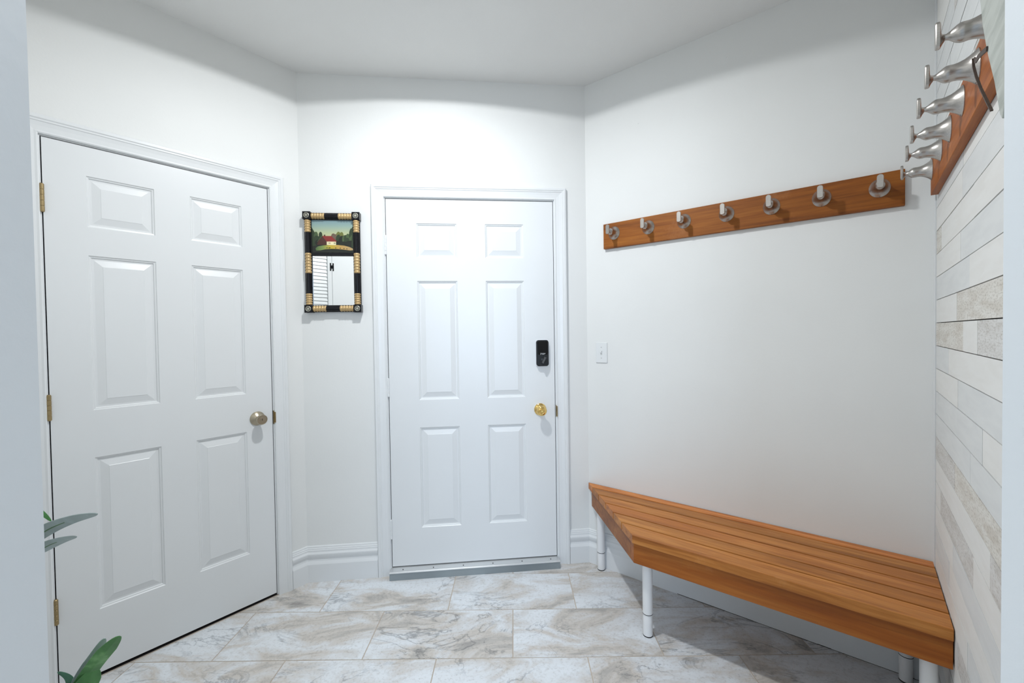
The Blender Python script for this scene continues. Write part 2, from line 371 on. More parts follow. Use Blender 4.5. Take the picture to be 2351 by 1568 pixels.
# ------------------------------------------------------------------ floor: 12x24 tiles in half bond
th = math.radians(-6.3); tu = Vector((math.cos(th), math.sin(th))); tv = Vector((-math.sin(th), math.cos(th)))
PU, PV = 0.6125, 0.3075
mb = MB(); vals = []
nb = 0
V0 = 0.030
g = 0.0022
for j in range(-18, 4):
    v0 = V0 + (j-1)*PV; off = 0.035 if j % 2 == 0 else 0.345
    for i in range(-5, 8):
        u0 = off + i*PU
        cx, cy = (tu*(u0+PU/2) + tv*(v0+PV/2))
        if not (-2.2 < cx < 3.2 and -5.2 < cy < 0.75): continue
        q = [tu*a + tv*b_ for a, b_ in ((u0+g, v0+g), (u0+PU-g, v0+g), (u0+PU-g, v0+PV-g), (u0+g, v0+PV-g))]
        mb.prism([tuple(p) for p in q], -0.012, 0.0)
        rv = (random.random(), random.random(), random.random(), 1.0)
        vals += [rv]*8
mb.mat(1).box(-2.4, 3.2, -5.2, 0.9, -0.06, -0.0012); vals += [(0, 0, 0, 1)]*8
fl = mb.build('floor', ['stone_tile', 'grout'])
ca = fl.data.color_attributes.new('tile', 'FLOAT_COLOR', 'POINT')
for i, c in enumerate(vals): ca.data[i].color = c
tag(fl, 'grey and beige veined stone tile floor laid in offset rows', 'floor', kind='structure')

# ------------------------------------------------------------------ shiplap wall
def shiplap():
    o, a = fr('S')
    mb = MB()
    mb.mat(5).box(-0.12, 1.60, 0.012, 0.12, 0, H)            # dark backing seen in the seams
    mb.mat(4).box(0.0, 0.042, -0.003, 0.012, 0, H)            # corner strip
    SM = 1.55
    known = {  # row index from the seam at z=1.329 : list of (s_end, board kind)
        0: [(0.467, 0), (SM, 3)], -1: [(0.566, 3), (0.745, 0), (SM, 2)], -2: [(0.320, 1), (SM, 0)], -3: [(0.49, 0), (SM, 1)],
        -4: [(0.80, 1), (SM, 0)], -5: [(0.67, 1), (SM, 1)], -6: [(0.443, 2), (1.2, 3), (SM, 0)], -7: [(0.88, 0), (SM, 2)],
        -8: [(0.164, 0), (0.71, 2), (SM, 0)], -9: [(0.42, 0), (1.1, 1), (SM, 0)], -10: [(0.35, 1), (0.95, 0), (SM, 1)],
        1: [(0.648, 1), (SM, 0)], 2: [(0.52, 0), (SM, 1)], 3: [(0.16, 3), (0.70, 0), (SM, 0)], 4: [(0.55, 0), (SM, 1)]}
    z0 = 1.329
    for k in range(-17, 18):
        za = z0 + k*0.0807; zb = za + 0.0807
        za = max(za, 0.003); zb = min(zb, H)
        if zb - za < 0.01: continue
        rnd = random.Random(k*7+3)
        segs = known.get(k) or [(0.3+0.4*rnd.random(), rnd.choice([0, 1])), (0.8+0.4*rnd.random(), rnd.choice([0, 1, 2])), (SM, 0)]
        s = 0.044
        for e, kind in segs:
            t = rnd.uniform(-0.0006, 0.0006)
            mb.mat(kind).box(s+0.0004, e-0.0004, t, 0.012, za+0.0013, zb-0.0013); s = e
    ob = mb.build('wall_shiplap', ['board_white', 'board_cool', 'board_wash', 'board_rough', 'trim_paint', 'dark_dirt'], loc=o, rotz=a)
    tag(ob, 'whitewashed wooden plank wall on the far right', 'wall', kind='structure')
    # knots as shallow dark pins in the boards
shiplap()

# ------------------------------------------------------------------ panelled doors
PROF = [(0.0, 0.0), (0.003, 0.0035), (0.007, 0.0045), (0.010, 0.0085), (0.016, 0.0085), (0.040, 0.0020), (0.0415, 0.0010)]
def door_slab(x0, x1, z0, z1, panels, th=0.044, frame=None):
    # front face at y=0 with raised panels; grid filled around them
    mb = MB()
    xs = sorted({x0, x1, *[p[0] for p in panels], *[p[1] for p in panels]})
    zs = sorted({z0, z1, *[p[2] for p in panels], *[p[3] for p in panels]})
    def inside(a, b_): return any(p[0]-1e-6 <= a and b_ <= p[1]+1e-6 and False for p in panels)
    for i in range(len(xs)-1):
        for j in range(len(zs)-1):
            cx, cz = (xs[i]+xs[i+1])/2, (zs[j]+zs[j+1])/2
            if any(p[0] < cx < p[1] and p[2] < cz < p[3] for p in panels): continue
            mb.add([(xs[i], 0, zs[j]), (xs[i+1], 0, zs[j]), (xs[i+1], 0, zs[j+1]), (xs[i], 0, zs[j+1])], [(0, 1, 2, 3)])
    for (a, b_, c, d) in panels:
        rings = [[(a+u, y, c+u), (b_-u, y, c+u), (b_-u, y, d-u), (a+u, y, d-u)] for u, y in PROF]
        mb.sweep(rings, caps=False)
        mb.add(rings[-1], [(0, 1, 2, 3)])
    mb.add([(x0, 0, z0), (x1, 0, z0), (x1, 0, z1), (x0, 0, z1), (x0, th, z0), (x1, th, z0), (x1, th, z1), (x0, th, z1)],
           [(0, 4, 5, 1), (1, 5, 6, 2), (2, 6, 7, 3), (3, 7, 4, 0), (4, 7, 6, 5)])
    return mb
CAS = [(0.000, 0.0), (0.000, 0.009), (0.004, 0.012), (0.010, 0.0105), (0.026, 0.012), (0.040, 0.015), (0.043, 0.0175), (0.048, 0.0175), (0.052, 0.0205), (0.062, 0.0205), (0.066, 0.017), (0.067, 0.0)]
def casing(name, w, x0, x1, zt, z0, label, rev=0.008, wl=1.0, wr=1.0):
    o, a = fr(w); mb = MB()
    x0 -= rev; x1 += rev; zt += rev
    mb.sweep([[(x0-u*wl, -d, z0) for u, d in CAS], [(x0-u*wl, -d, zt+u) for u, d in CAS],
              [(x1+u*wr, -d, zt+u) for u, d in CAS], [(x1+u*wr, -d, z0) for u, d in CAS]])
    return tag(mb.build(name, 'trim_paint', loc=o, rotz=a), label, 'trim', kind='structure')
def jamb(name, w, x0, x1, zt, label, gap=0.0035, th=0.12):
    o, a = fr(w); mb = MB()
    e = 0.0220
    mb.box(x0-e+.0005, x0-gap, -0.0005, th, 0, zt+gap); mb.box(x1+gap, x1+e-.0005, -0.0005, th, 0, zt+gap); mb.box(x0-e+.0005, x1+e-.0005, -0.0005, th, zt+gap, zt+e-.0005)
    mb.mat(1).box(x0-gap-.001, x0+0.014, 0.047, 0.058, 0.0, zt+gap); mb.box(x1-0.014, x1+gap+.001, 0.047, 0.058, 0, zt+gap); mb.box(x0-gap, x1+gap, 0.047, 0.058, zt-0.014, zt+gap+.001)
    return tag(mb.build(name, ['trim_paint', 'dark_gap'], loc=o, rotz=a), label, 'trim', kind='structure')
def hinge(x, z0, z1, mat, parent, r=0.0055, off=0.004, label=None):
    mb = MB(); n = 5; L = (z1-z0)/n
    for k in range(n):
        mb.lathe([(z0+k*L+0.0006, r*0.9), (z0+k*L+0.0012, r), (z0+(k+1)*L-0.0012, r), (z0+(k+1)*L-0.0006, r*0.9)], (x, -off, 0), 'z', 16)
    mb.lathe([(z0-0.002, r*0.6), (z0, r*0.85), (z1, r*0.85), (z1+0.002, r*0.6)], (x, -off, 0), 'z', 12)
    mb.box(x-0.0075, x-0.001, -0.0015, 0.003, z0+.001, z1-.001)
    return mb.build('hinge', mat, parent, smooth=True, label=label)

# front door (door_2)
o2, a2 = fr('B')
d2 = thing('door_2', 'white six panel front door with black keypad lock and brass knob', 'door', o2 + Vector((D2[0], 0, 0)), a2, kind='structure')
W2 = D2[1]-D2[0]
pan = [(x0, x1, z0, z1) for (x0, x1) in ((0.160, 0.378), (0.534, 0.748)) for (z0, z1) in ((0.252, 0.805), (0.956, 1.607), (1.733, 1.920))]
door_slab(0, W2, 0.046, D2[2], pan).build('door_slab', 'door_paint', d2)
for z0, z1 in ((1.750, 1.852), (0.980, 1.078), (0.200, 0.305)): hinge(-0.004, z0, z1, 'trim_paint', d2, 0.0058, 0.004, 'white painted hinge')
def knob(parent, x, z, mat, style, name='door_knob'):
    mb = MB()
    if style == 'ball':
        mb.lathe([(0.0, 0.0345), (0.003, 0.0345), (0.006, 0.0315), (0.008, 0.027), (0.010, 0.024), (0.013, 0.019), (0.018, 0.0135), (0.030, 0.0125), (0.034, 0.015), (0.038, 0.021),
                  (0.044, 0.0265), (0.051, 0.0285), (0.058, 0.027), (0.063, 0.022), (0.0655, 0.0165), (0.0665, 0.0150), (0.0655, 0.0130), (0.0645, 0.0125), (0.0645, 0.006), (0.0665, 0.0055), (0.0668, 0.0)], (x, 0, z), seg=40)
        k = mb.build(name, mat, parent, smooth=True, label='shiny yellow brass knob')
        MB().lathe([(0.0645, 0.0), (0.0645, 0.0035), (0.0685, 0.0030), (0.069, 0.0)], (x, 0, z), seg=16).build('lock_button', mat, k, smooth=True)
    else:
        mb.lathe([(0.0, 0.0340), (0.002, 0.0345), (0.006, 0.0325), (0.013, 0.0215), (0.016, 0.0175), (0.018, 0.0145), (0.030, 0.0140), (0.033, 0.0175), (0.038, 0.0215),
                  (0.046, 0.0235), (0.054, 0.0245), (0.058, 0.0240), (0.060, 0.0225), (0.060, 0.0215), (0.0585, 0.0205), (0.0585, 0.0)], (x, 0, z), seg=40)
        k = mb.build(name, mat, parent, smooth=True, label='dull aged brass knob with keyhole')
        cy = MB(); cy.lathe([(0.0585, 0.0), (0.0585, 0.0100), (0.0600, 0.0095), (0.0600, 0.0)], (x, 0, z), seg=28)
        cy.mat(1).box(x-0.0012, x+0.0012, -0.0604, -0.0595, z-0.004, z+0.0055)
        cy.build('key_cylinder', [mat, 'dark_gap'], k, smooth=True)
    return k
knob(d2, 1.131-D2[0], 0.883, 'polished_brass', 'ball')
# keypad deadbolt
def rrect(x0, x1, z0, z1, r, bulge=0.0, n=6):
    pts = []
    for (cx, cz, a0) in ((x1-r, z1-r, 0), (x0+r, z1-r, 90), (x0+r, z0+r, 180), (x1-r, z0+r, 270)):
        for k in range(n+1):
            a = math.radians(a0+90*k/n); pts.append([cx+r*math.cos(a), cz+r*math.sin(a)])
    if bulge:
        for p in pts:
            t = (p[0]-(x0+x1)/2)/((x1-x0)/2)
            sgn = 1 if p[1] > (z0+z1)/2 else -1
            p[1] += sgn*bulge*(1-t*t)
    return pts
def pad(mb, outline_list):   # list of (outline pts, y)
    mb.sweep([[(p[0], y, p[1]) for p in pts] for pts, y in outline_list])
lx0, lx1, lz0, lz1 = 1.111-D2[0], 1.180-D2[0], 1.130, 1.272
mb = MB()
mb.mat(1); pad(mb, [(rrect(lx0-.003, lx1+.003, lz0-.003, lz1+.003, .013, .003), 0.0), (rrect(lx0-.003, lx1+.003, lz0-.003, lz1+.003, .013, .003), -0.005)])
mb.mat(0); pad(mb, [(rrect(lx0, lx1, lz0, lz1, .012, .003), -0.005), (rrect(lx0, lx1, lz0, lz1, .012, .003), -0.020), (rrect(lx0+.003, lx1-.003, lz0+.003, lz1-.003, .010, .003), -0.0235)])
lock = mb.build('deadbolt', ['black_plastic', 'lettering'], d2, smooth=True, label='black electronic keypad deadbolt')
mb = MB(); pad(mb, [(rrect(lx0+.006, lx1-.006, lz0+.063, lz1-.005, .008, .002), -0.0232), (rrect(lx0+.006, lx1-.006, lz0+.063, lz1-.005, .008, .002), -0.0250)])
mb.build('battery_cover', 'black_gloss', lock, smooth=True)
cxl = (lx0+lx1)/2+0.004; czl = lz0+0.033
MB().lathe([(0.0232, 0.0145), (0.0255, 0.0140), (0.0262, 0.0125), (0.0262, 0.0)], (cxl-0.002, 0, czl), seg=32).build('turn_base', 'black_plastic', lock, smooth=True)
mb = MB()
mb.T = Matrix.Translation((cxl, 0, czl)) @ Matrix.Rotation(math.radians(28), 4, 'Y')
mb.box(-0.0055, 0.0055, -0.046, -0.026, -0.019, 0.019)
mb.T = None
mb.build('thumb_turn', 'dark_grey_plastic', lock, bevel=0.0012, smooth=False)
# maker's name, kept as the short bright mark that can be read in the photo
def text_part(s, size, x, y, z, mat, parent, name='lettering', ang=0.0):
    cu = bpy.data.curves.new(name, 'FONT'); cu.body = s; cu.size = size; cu.extrude = 0.0002; cu.align_x = 'CENTER'; cu.resolution_u = 3
    t = bpy.data.objects.new('t', cu); C.objects.link(t)
    dg = bpy.context.evaluated_depsgraph_get(); me = bpy.data.meshes.new_from_object(t.evaluated_get(dg)); bpy.data.objects.remove(t)
    me.materials.clear(); me.materials.append(MATS[mat])
    o = bpy.data.objects.new(name, me); C.objects.link(o); o.parent = parent
    o.location = (x, y, z); o.rotation_euler = (PI/2, ang, 0); return o
text_part('Kwikset', 0.0085, (lx0+lx1)/2+0.001, -0.0253, lz0+0.067, 'lettering', lock)
mb = MB()
for (a, b_) in ((-0.014, -0.009), (-0.004, 0.009)): mb.box((lx0+lx1)/2+a, (lx0+lx1)/2+b_, -0.0256, -0.0250, lz0+0.0635, lz0+0.0647)
mb.build('printed_mark', 'lettering', lock)
# door trim
casing('trim_1', 'B', D2[0], D2[1], D2[2], 0.0, 'white moulded casing around the front door')
jamb('trim_2', 'B', D2[0], D2[1], D2[2], 'white jamb lining of the front door opening')
mb = MB(); mb.box(1.2205, 1.2240, -0.0025, 0.012, 0.838, 0.905)
mb.box(1.2240, 1.2275, -0.0185, -0.0025, 0.842, 0.900)
# threshold
mb2 = MB(); tx0, tx1 = 0.293, 1.2225
mb2.mat(1); mb2.add([(tx0, -0.060, 0.0), (tx1, -0.060, 0.0), (tx1, -0.056, 0.036), (tx0, -0.056, 0.036), (tx0, 0.0, 0.0), (tx1, 0.0, 0.0), (tx1, 0.0, 0.036), (tx0, 0.0, 0.036)],
         [(0, 1, 2, 3), (0, 3, 7, 4), (1, 5, 6, 2), (4, 7, 6, 5), (3, 2, 6, 7), (0, 4, 5, 1)])
mb2.mat(0); prof = [(-0.0585, 0.0362), (-0.0585, 0.0400), (-0.052, 0.0425), (-0.044, 0.0415), (-0.040, 0.0385), (-0.004, 0.0410), (0.03, 0.0420), (0.03, 0.0362)]
mb2.sweep([[(x, y, z) for y, z in prof] for x in (tx0, tx1)])
mb2.mat(2)
for k in range(6): mb2.lathe([(0.0388, 0.0035), (0.0412, 0.0030), (0.0414, 0.0)], (0.36+k*0.163, -0.026, 0), 'z', 12)
tag(mb2.build('trim_3', ['aluminium', 'grey_vinyl', 'dark_grey_plastic'], smooth=False), 'metal door threshold with grey front edge on the tile floor', 'threshold', kind='structure')
sp = mb.build('strike_plate', 'antique_brass', None); tag(sp, 'small brass strike plate on the front door jamb beside the knob', 'plate', kind='structure'); sp.name = 'trim_6'

# left door (door_1)
o1, a1 = fr('L')
d1o = at('L', D1[0])
d1 = thing('door_1', 'white six panel door on the left with aged brass knob and hinges', 'door', d1o, a1, kind='structure')
W1 = D1[1]-D1[0]
def lx(s): return -s - D1[0]
pan = [(lx(a), lx(b_), z0, z1) for (a, b_) in ((0.812, 0.606), (0.482, 0.277)) for (z0, z1) in ((0.261, 0.856), (1.040, 1.637), (1.746, 1.941))]
door_slab(0, W1, 0.014, D1[2], pan).build('door_slab', 'door_paint', d1)
for z0, z1 in ((1.780, 1.880), (1.020, 1.112), (0.265, 0.357)): hinge(-0.003, z0, z1, 'antique_brass', d1, 0.0068, 0.006, 'aged brass hinge')
knob(d1, lx(0.230), 0.914, 'antique_nickel', 'key')
casing('trim_4', 'L', D1[0], D1[1], D1[2], 0.0, 'white moulded casing around the left door')
jamb('trim_7', 'L', D1[0], D1[1], D1[2], 'white jamb lining of the left door opening')
mb = MB(); mb.box(D1[0]-0.02, D1[1]+0.02, -0.002, 0.10, 0.0, 0.004); mb.mat(1).box(D1[0]-0.02, D1[1]+0.02, -0.0045, -0.002, 0.0, 0.003)
tag(mb.build('trim_8', ['dark_gap', 'grout'], loc=o1, rotz=a1), 'dark sill strip in the gap under the left door', 'trim', kind='structure')
mb = MB(); mb.box(D1[1]+0.0035, D1[1]+0.0075, -0.0035, 0.010, 0.875, 0.942); mb.box(D1[1]+0.0075, D1[1]+0.011, -0.0150, -0.0035, 0.882, 0.935)
tag(mb.build('trim_9', 'antique_brass', loc=o1, rotz=a1), 'dark strike plate on the left door jamb beside the knob', 'plate', kind='structure')

# added dark sheets behind the doors, near-black standing in for unlit space
mb = MB(); mb.box(D2[0]-0.1, D2[1]+0.1, 0.121, 0.14, -0.01, 2.2)
tag(mb.build('dark_sheet_front', 'dark_gap'), 'added dark sheet behind the front door', 'wall', kind='structure')
mb = MB(); mb.box(D1[0]-0.1, D1[1]+0.1, 0.121, 0.14, -0.01, 2.2)
tag(mb.build('dark_sheet_left', 'dark_gap', loc=o1, rotz=a1), 'added dark sheet behind the left door', 'wall', kind='structure')

# ------------------------------------------------------------------ baseboards
BB = [(0.0, 0.0), (0.0175, 0.0), (0.0175, 0.094), (0.015, 0.100), (0.010, 0.110), (0.0085, 0.118), (0.010, 0.124), (0.015, 0.135), (0.0175, 0.146), (0.0170, 0.151), (0.0125, 0.158), (0.0115, 0.163),
      (0.0120, 0.167), (0.0095, 0.171), (0.0095, 0.176), (0.0065, 0.180), (0.0065, 0.185), (0.004, 0.189), (0.0, 0.190)]
def baseboard(name, w, x0, x1, label, m0=0.0, m1=0.0):
    o, a = fr(w); mb = MB()
    mb.sweep([[(x0+d*m0, -d, z) for d, z in BB], [(x1-d*m1, -d, z) for d, z in BB]])
    return tag(mb.build(name, 'trim_paint', loc=o, rotz=a, smooth=False), label, 'baseboard', kind='structure')
T = math.tan(math.radians(22.5))
baseboard('baseboard_back', 'B', XL, D2[0]-0.075, 'white moulded baseboard between the two doors', T, 0)
baseboard('baseboard_back_right', 'B', D2[1]+0.075, XR, 'short white baseboard right of the front door', 0, T)
baseboard('baseboard_left', 'L', D1[1]+0.075, 0.0, 'short white baseboard in the left corner', 0, T)
baseboard('baseboard_right', 'R', 0.0, RL, 'white moulded baseboard behind the bench legs', T, 0)
mb = MB(); oR, aR = fr('R'); rnd = random.Random(5)
x = 0.5
while x < 1.40:
    L = rnd.uniform(0.03, 0.09); h = rnd.uniform(0.0015, 0.003)
    mb.box(x, min(x+L, 1.41), -0.0178, -0.010, 0.0, h); x += L
tag(mb.build('trim_10', 'dark_dirt', loc=oR, rotz=aR), 'dark grimy gap along the baseboard under the bench', 'trim', kind='structure')

# ------------------------------------------------------------------ bench
oR, aR = fr('R')
bn = thing('slatted_bench', 'orange cedar slatted bench with angled end on white tube legs', 'bench', at('R', 0.7, 0, 0.235), aR)
BX, BY = 0.7, 0.235      # bench local = wall frame shifted
def bq(s, d): return (s-BX, -(d-BY))
db = [0.006, 0.060, 0.139, 0.219, 0.300, 0.379, 0.468]
SE = 1.4205
for i in range(6):
    d0, d1_ = db[i]+(0.0033 if i else 0), db[i+1]-(0.0033 if i < 5 else 0)
    q = [bq(d0-0.005, d0), bq(d1_-0.005, d1_), bq(SE, d1_), bq(SE, d0)]
    MB().prism(q, 0.420, 0.455).build('slat', 'bench_wood', bn, bevel=0.0011)
def apron(name, q): return MB().prism([bq(*p) for p in q], 0.332, 0.4198).build(name, 'apron_wood', bn, bevel=0.001)
r = 0.012
apron('front_apron', [(0.457-0.005+r, 0.457), (SE, 0.457), (SE, 0.432), (0.432-0.005+r, 0.432)])
e = 0.040
apron('end_apron', [(0.022-0.005+r, 0.022), (0.4318-0.005+r, 0.4318), (0.4318-0.005+r+e, 0.4318), (0.022-0.005+r+e, 0.022)])
apron('back_apron', [(0.10, 0.022), (SE, 0.022), (SE, 0.046), (0.10, 0.046)])
apron('right_apron', [(SE-0.028, 0.047), (SE, 0.047), (SE, 0.4315), (SE-0.028, 0.4315)])
for s in (0.45, 0.9):
    MB().prism([bq(s, 0.0465), bq(s+0.03, 0.0465), bq(s+0.03, 0.4315), bq(s, 0.4315)], 0.345, 0.4198).build('cross_batten', 'apron_wood', bn)
for (s, d) in ((0.094, 0.0405), (0.497, 0.392), (1.375, 0.3990), (1.345, 0.046)):
    x, y = bq(s, d)
    lg = MB().lathe([(0.004, 0.0195), (0.0045, 0.020), (0.096, 0.020), (0.0965, 0.0198), (0.0985, 0.0198), (0.099, 0.0212), (0.3318, 0.0212)], (x, y, 0), 'z', 32).build('leg', 'white_metal', bn, smooth=True)
    MB().lathe([(0.0960, 0.0203), (0.0965, 0.0215), (0.0985, 0.0215), (0.0990, 0.0203)], (x, y, 0), 'z', 32).build('seal_ring', 'black_rubber', lg, smooth=True)
    MB().lathe([(0.0, 0.0195), (0.0010, 0.0205), (0.0040, 0.0205), (0.0048, 0.0198)], (x, y, 0), 'z', 32).build('rubber_foot', 'black_rubber', lg, smooth=True)

# ------------------------------------------------------------------ coat racks
def hook_mesh():
    mb = MB()
    prof = [(0.0, 0.0350), (0.0015, 0.0350), (0.004, 0.0325), (0.008, 0.0285), (0.014, 0.0240), (0.021, 0.0200), (0.029, 0.0175), (0.036, 0.0166), (0.042, 0.0172), (0.047, 0.0170), (0.052, 0.0148),
            (0.057, 0.0108), (0.061, 0.0076), (0.065, 0.0056), (0.069, 0.0050), (0.073, 0.0050)]
    mb.lathe(prof, seg=36, sx=0.92)
    mb.mat(1).lathe([(0.0004, 0.0025), (0.0035, 0.0025), (0.0036, 0)], (0.0, 0, -0.0315), seg=10)
    return mb
def tab_mesh():
    mb = MB(); n = 10
    def outline(hw, z0, z1):
        pts = []
        for k in range(n+1): a = PI*k/n; pts.append((hw*math.cos(a), z1-hw+hw*math.sin(a)))
        for k in range(n+1): a = PI+PI*k/n; pts.append((hw*math.cos(a), z0+hw*0.6+hw*0.6*math.sin(a)))
        return pts
    rings = [(0.0050, 0.0670, -0.006, 0.0062), (0.0056, 0.0700, -0.0105, 0.0072), (0.0070, 0.0722, -0.0155, 0.0095), (0.0086, 0.0728, -0.0170, 0.0300), (0.0098, 0.0742, -0.0180, 0.0315), (0.0098, 0.0788, -0.0180, 0.0315), (0.0086, 0.0802, -0.0168, 0.0302)]
    mb.sweep([[(p[0], -y, p[1]) for p in outline(hw, z0, z1)] for hw, y, z0, z1 in rings])
    return mb
HM = TM = None
def coat_rack(w, s0, s1, hooks, z0, z1, zh, label):
    global HM, TM
    o, a = fr(w)
    rk = thing('coat_rack', label, 'coat rack', at(w, s0, z0, 0.0), a, group='wooden coat rails with nickel hooks')
    L = s1-s0; hgt = z1-z0
    MB().box(0, L, -0.020, -0.0005, 0, hgt).build('rail_board', 'rail_wood', rk, bevel=0.0012)
    for s in hooks:
        if HM is None:
            h = hook_mesh().build('hook', ['brushed_nickel', 'dark_gap'], rk, smooth=True); t = tab_mesh().build('hook_tab', 'brushed_nickel', h, smooth=True)
            HM, TM = h, t
        else:
            h = HM.copy(); C.objects.link(h); h.parent = rk; t = TM.copy(); C.objects.link(t); t.parent = h
        h.location = (s-s0, -0.0202, zh-z0)
    return rk
coat_rack('R', 0.118, 1.342, [0.181, 0.369, 0.547, 0.736, 0.914, 1.090, 1.270], 1.767, 1.901, 1.845, 'long wooden coat rail with seven nickel hooks on the plain white wall')
coat_rack('S', 0.091, 1.30, [0.128, 0.343, 0.515, 0.702, 0.876, 1.045], 1.772, 1.900, 1.852, 'wooden coat rail with nickel hooks on the whitewashed plank wall')
# small holes in the first rail
# hanging plaque
pq = thing('hanging_plaque', 'weathered whitewashed wooden plaque hanging over the plank wall coat rail', 'wall decor', at('S', 1.2, 1.66, 0.0), -3*PI/4)
edge = [(1.242, 1.622), (1.206, 1.685), (1.155, 1.756), (1.121, 1.816), (1.099, 1.872), (1.088, 1.93), (1.092, 1.99), (1.115, 2.04), (1.16, 2.075), (1.225, 2.085), (1.29, 2.07), (1.34, 2.03), (1.365, 1.97), (1.37, 1.90), (1.36, 1.84), (1.335, 1.77), (1.30, 1.69), (1.265, 1.625), (1.253, 1.612)]
mb = MB()
mb.sweep([[(x-1.2, -y, z-1.66) for x, z in edge] for y in (0.0360, 0.0505)])
mb.build('board', 'weathered_white', pq, bevel=0.002)
def ribbon(mb, pts, wdt, thick, wd=(0, 0, 1)):
    rings = []
    for i, p in enumerate(pts):
        p = Vector(p); a = Vector(pts[max(0, i-1)]); b_ = Vector(pts[min(len(pts)-1, i+1)]); t = (b_-a).normalized()
        u = Vector(wd).cross(t).normalized(); v = t.cross(u).normalized()
        rings.append([tuple(p+v*wdt/2+u*thick/2), tuple(p-v*wdt/2+u*thick/2), tuple(p-v*wdt/2-u*thick/2), tuple(p+v*wdt/2-u*thick/2)])
    return mb.sweep(rings)
mb = MB()
pts = [(1.165, -0.0520, 1.757), (1.145, -0.0530, 1.762), (1.115, -0.0535, 1.770), (1.090, -0.0535, 1.774), (1.074, -0.0530, 1.784)]
ribbon(mb, [(x-1.2, y, z-1.66) for x, y, z in pts], 0.0075, 0.002)
pts = [(1.074, -0.0545, 1.786), (1.082, -0.0550, 1.768), (1.110, -0.0555, 1.738), (1.145, -0.0555, 1.704), (1.185, -0.0550, 1.668), (1.216, -0.0545, 1.640)]
ribbon(mb, [(x-1.2, y, z-1.66) for x, y, z in pts], 0.0035, 0.002, (0, 1, 0))
mb.build('strap', 'leather', pq, label='dark leather strap')

# ------------------------------------------------------------------ light switch
sw = thing('light_switch', 'white toggle light switch plate beside the front door casing', 'light switch', at('R', 0.090, 1.143), aR)
MB().box(-0.0345, 0.0345, -0.0055, -0.0002, 0, 0.113).build('wall_plate', 'white_plastic', sw, bevel=0.003, bseg=3)
mb = MB(); mb.mat(1).box(-0.0055, 0.0055, -0.0062, -0.005, 0.044, 0.069); mb.mat(0).add([(-0.0042, -0.0055, 0.050), (0.0042, -0.0055, 0.050), (0.0042, -0.0055, 0.066), (-0.0042, -0.0055, 0.066), (-0.0036, -0.0165, 0.058), (0.0036, -0.0165, 0.058), (0.0036, -0.0150, 0.066), (-0.0036, -0.0150, 0.066)],
     [(0, 1, 5, 4), (1, 2, 6, 5), (2, 3, 7, 6), (3, 0, 4, 7), (4, 5, 6, 7)])
mb.build('toggle', ['white_plastic', 'plaster_spot'], sw)
for z in (0.0865, 0.0265):
    m_ = MB(); m_.lathe([(0.0054, 0.0032), (0.0064, 0.0028), (0.0066, 0.0)], (0, 0, z), seg=14); m_.mat(1).box(-0.0004, 0.0004, -0.0069, -0.0064, z-0.0026, z+0.0026)
    m_.build('screw', ['plaster_spot', 'dark_grey_plastic'], sw)

# ------------------------------------------------------------------ mirror with painted panel
mr = thing('wall_mirror', 'small black and gold framed mirror with painted farmhouse panel', 'mirror', (-0.117, -0.0005, 1.438), 0)
MW, MH = 0.289, 0.528
mb = MB()
mb.box(0.008, MW-0.008, -0.012, 0, 0.008, MH-0.008)                    # back board
frame = mb.build('back_board', 'black_lacquer', mr)
cb = 0.040
barc = 0.021; br = 0.0145
def bead_profile(t0, t1, n):
    pts = [(t0, 0.004)]; L = (t1-t0)/n
    for k in range(n):
        for q in range(7):
            u = (q+0.5)/7; pts.append((t0+(k+u)*L, 0.0128 + 0.0036*math.sin(PI*u)))
    pts.append((t1, 0.004)); return pts
def bar(axis, c, length, golds):
    # moulding base + half round black column, gold turned sections as its parts
    mb = MB()
    if axis == 'z':
        mb.box(c-0.018, c+0.018, -0.022, -0.010, cb-0.003, length-cb+0.003)
        mb.lathe([(cb-0.002, 0.0127), (length-cb+0.002, 0.0127)], (c, -0.024, 0), 'z', 24)
    else:
        mb.box(cb-0.003, length-cb+0.003, -0.022, -0.010, c-0.018, c+0.018)
        mb.lathe([(cb-0.002, 0.0127), (length-cb+0.002, 0.0127)], (0, -0.024, c), 'x', 24)
    b_ = mb.build('frame_bar', 'black_lacquer', mr, smooth=True)
    for (t0, t1, n) in golds:
        m_ = MB()
        m_.lathe(bead_profile(t0, t1, n), (c, -0.024, 0) if axis == 'z' else (0, -0.024, c), 'z' if axis == 'z' else 'x', 24)
        m_.build('gold_turning', 'gold_paint', b_, smooth=True, label='ribbed gold turned section')
vg = [(MH-0.107, MH-0.041, 5), (MH-0.322, MH-0.214, 7), (0.040, 0.101, 5)]
bar('z', barc, MH, vg); bar('z', MW-barc, MH, vg)
hg = [(0.040, 0.109, 5), (0.177, 0.248, 5)]
bar('x', barc, MW, hg); bar('x', MH-barc, MW, hg)
for cx in (cb/2, MW-cb/2):
    for cz in (cb/2, MH-cb/2):
        blk = MB().box(cx-cb/2, cx+cb/2, -0.040, 0, cz-cb/2, cz+cb/2).build('corner_block', 'black_lacquer', mr, bevel=0.0012)
        MB().lathe([(0.0395, 0.0140), (0.0420, 0.0138), (0.0430, 0.0120), (0.0415, 0.0105), (0.0412, 0.0075), (0.0428, 0.0060), (0.0425, 0.0035), (0.0435, 0.0030), (0.044, 0.0)], (cx, 0, cz), seg=28).mat(1).lathe([(0.0410, 0.0098), (0.0424, 0.0090), (0.0424, 0.0076), (0.0410, 0.0070)], (cx, 0, cz), seg=28).build('rosette', ['pewter', 'black_lacquer'], blk, smooth=True, label='round pewter coloured rosette')
MB().box(0.036, MW-0.036, -0.026, -0.010, MH-0.229, MH-0.211).build('cross_rail', 'black_lacquer', mr, bevel=0.003)
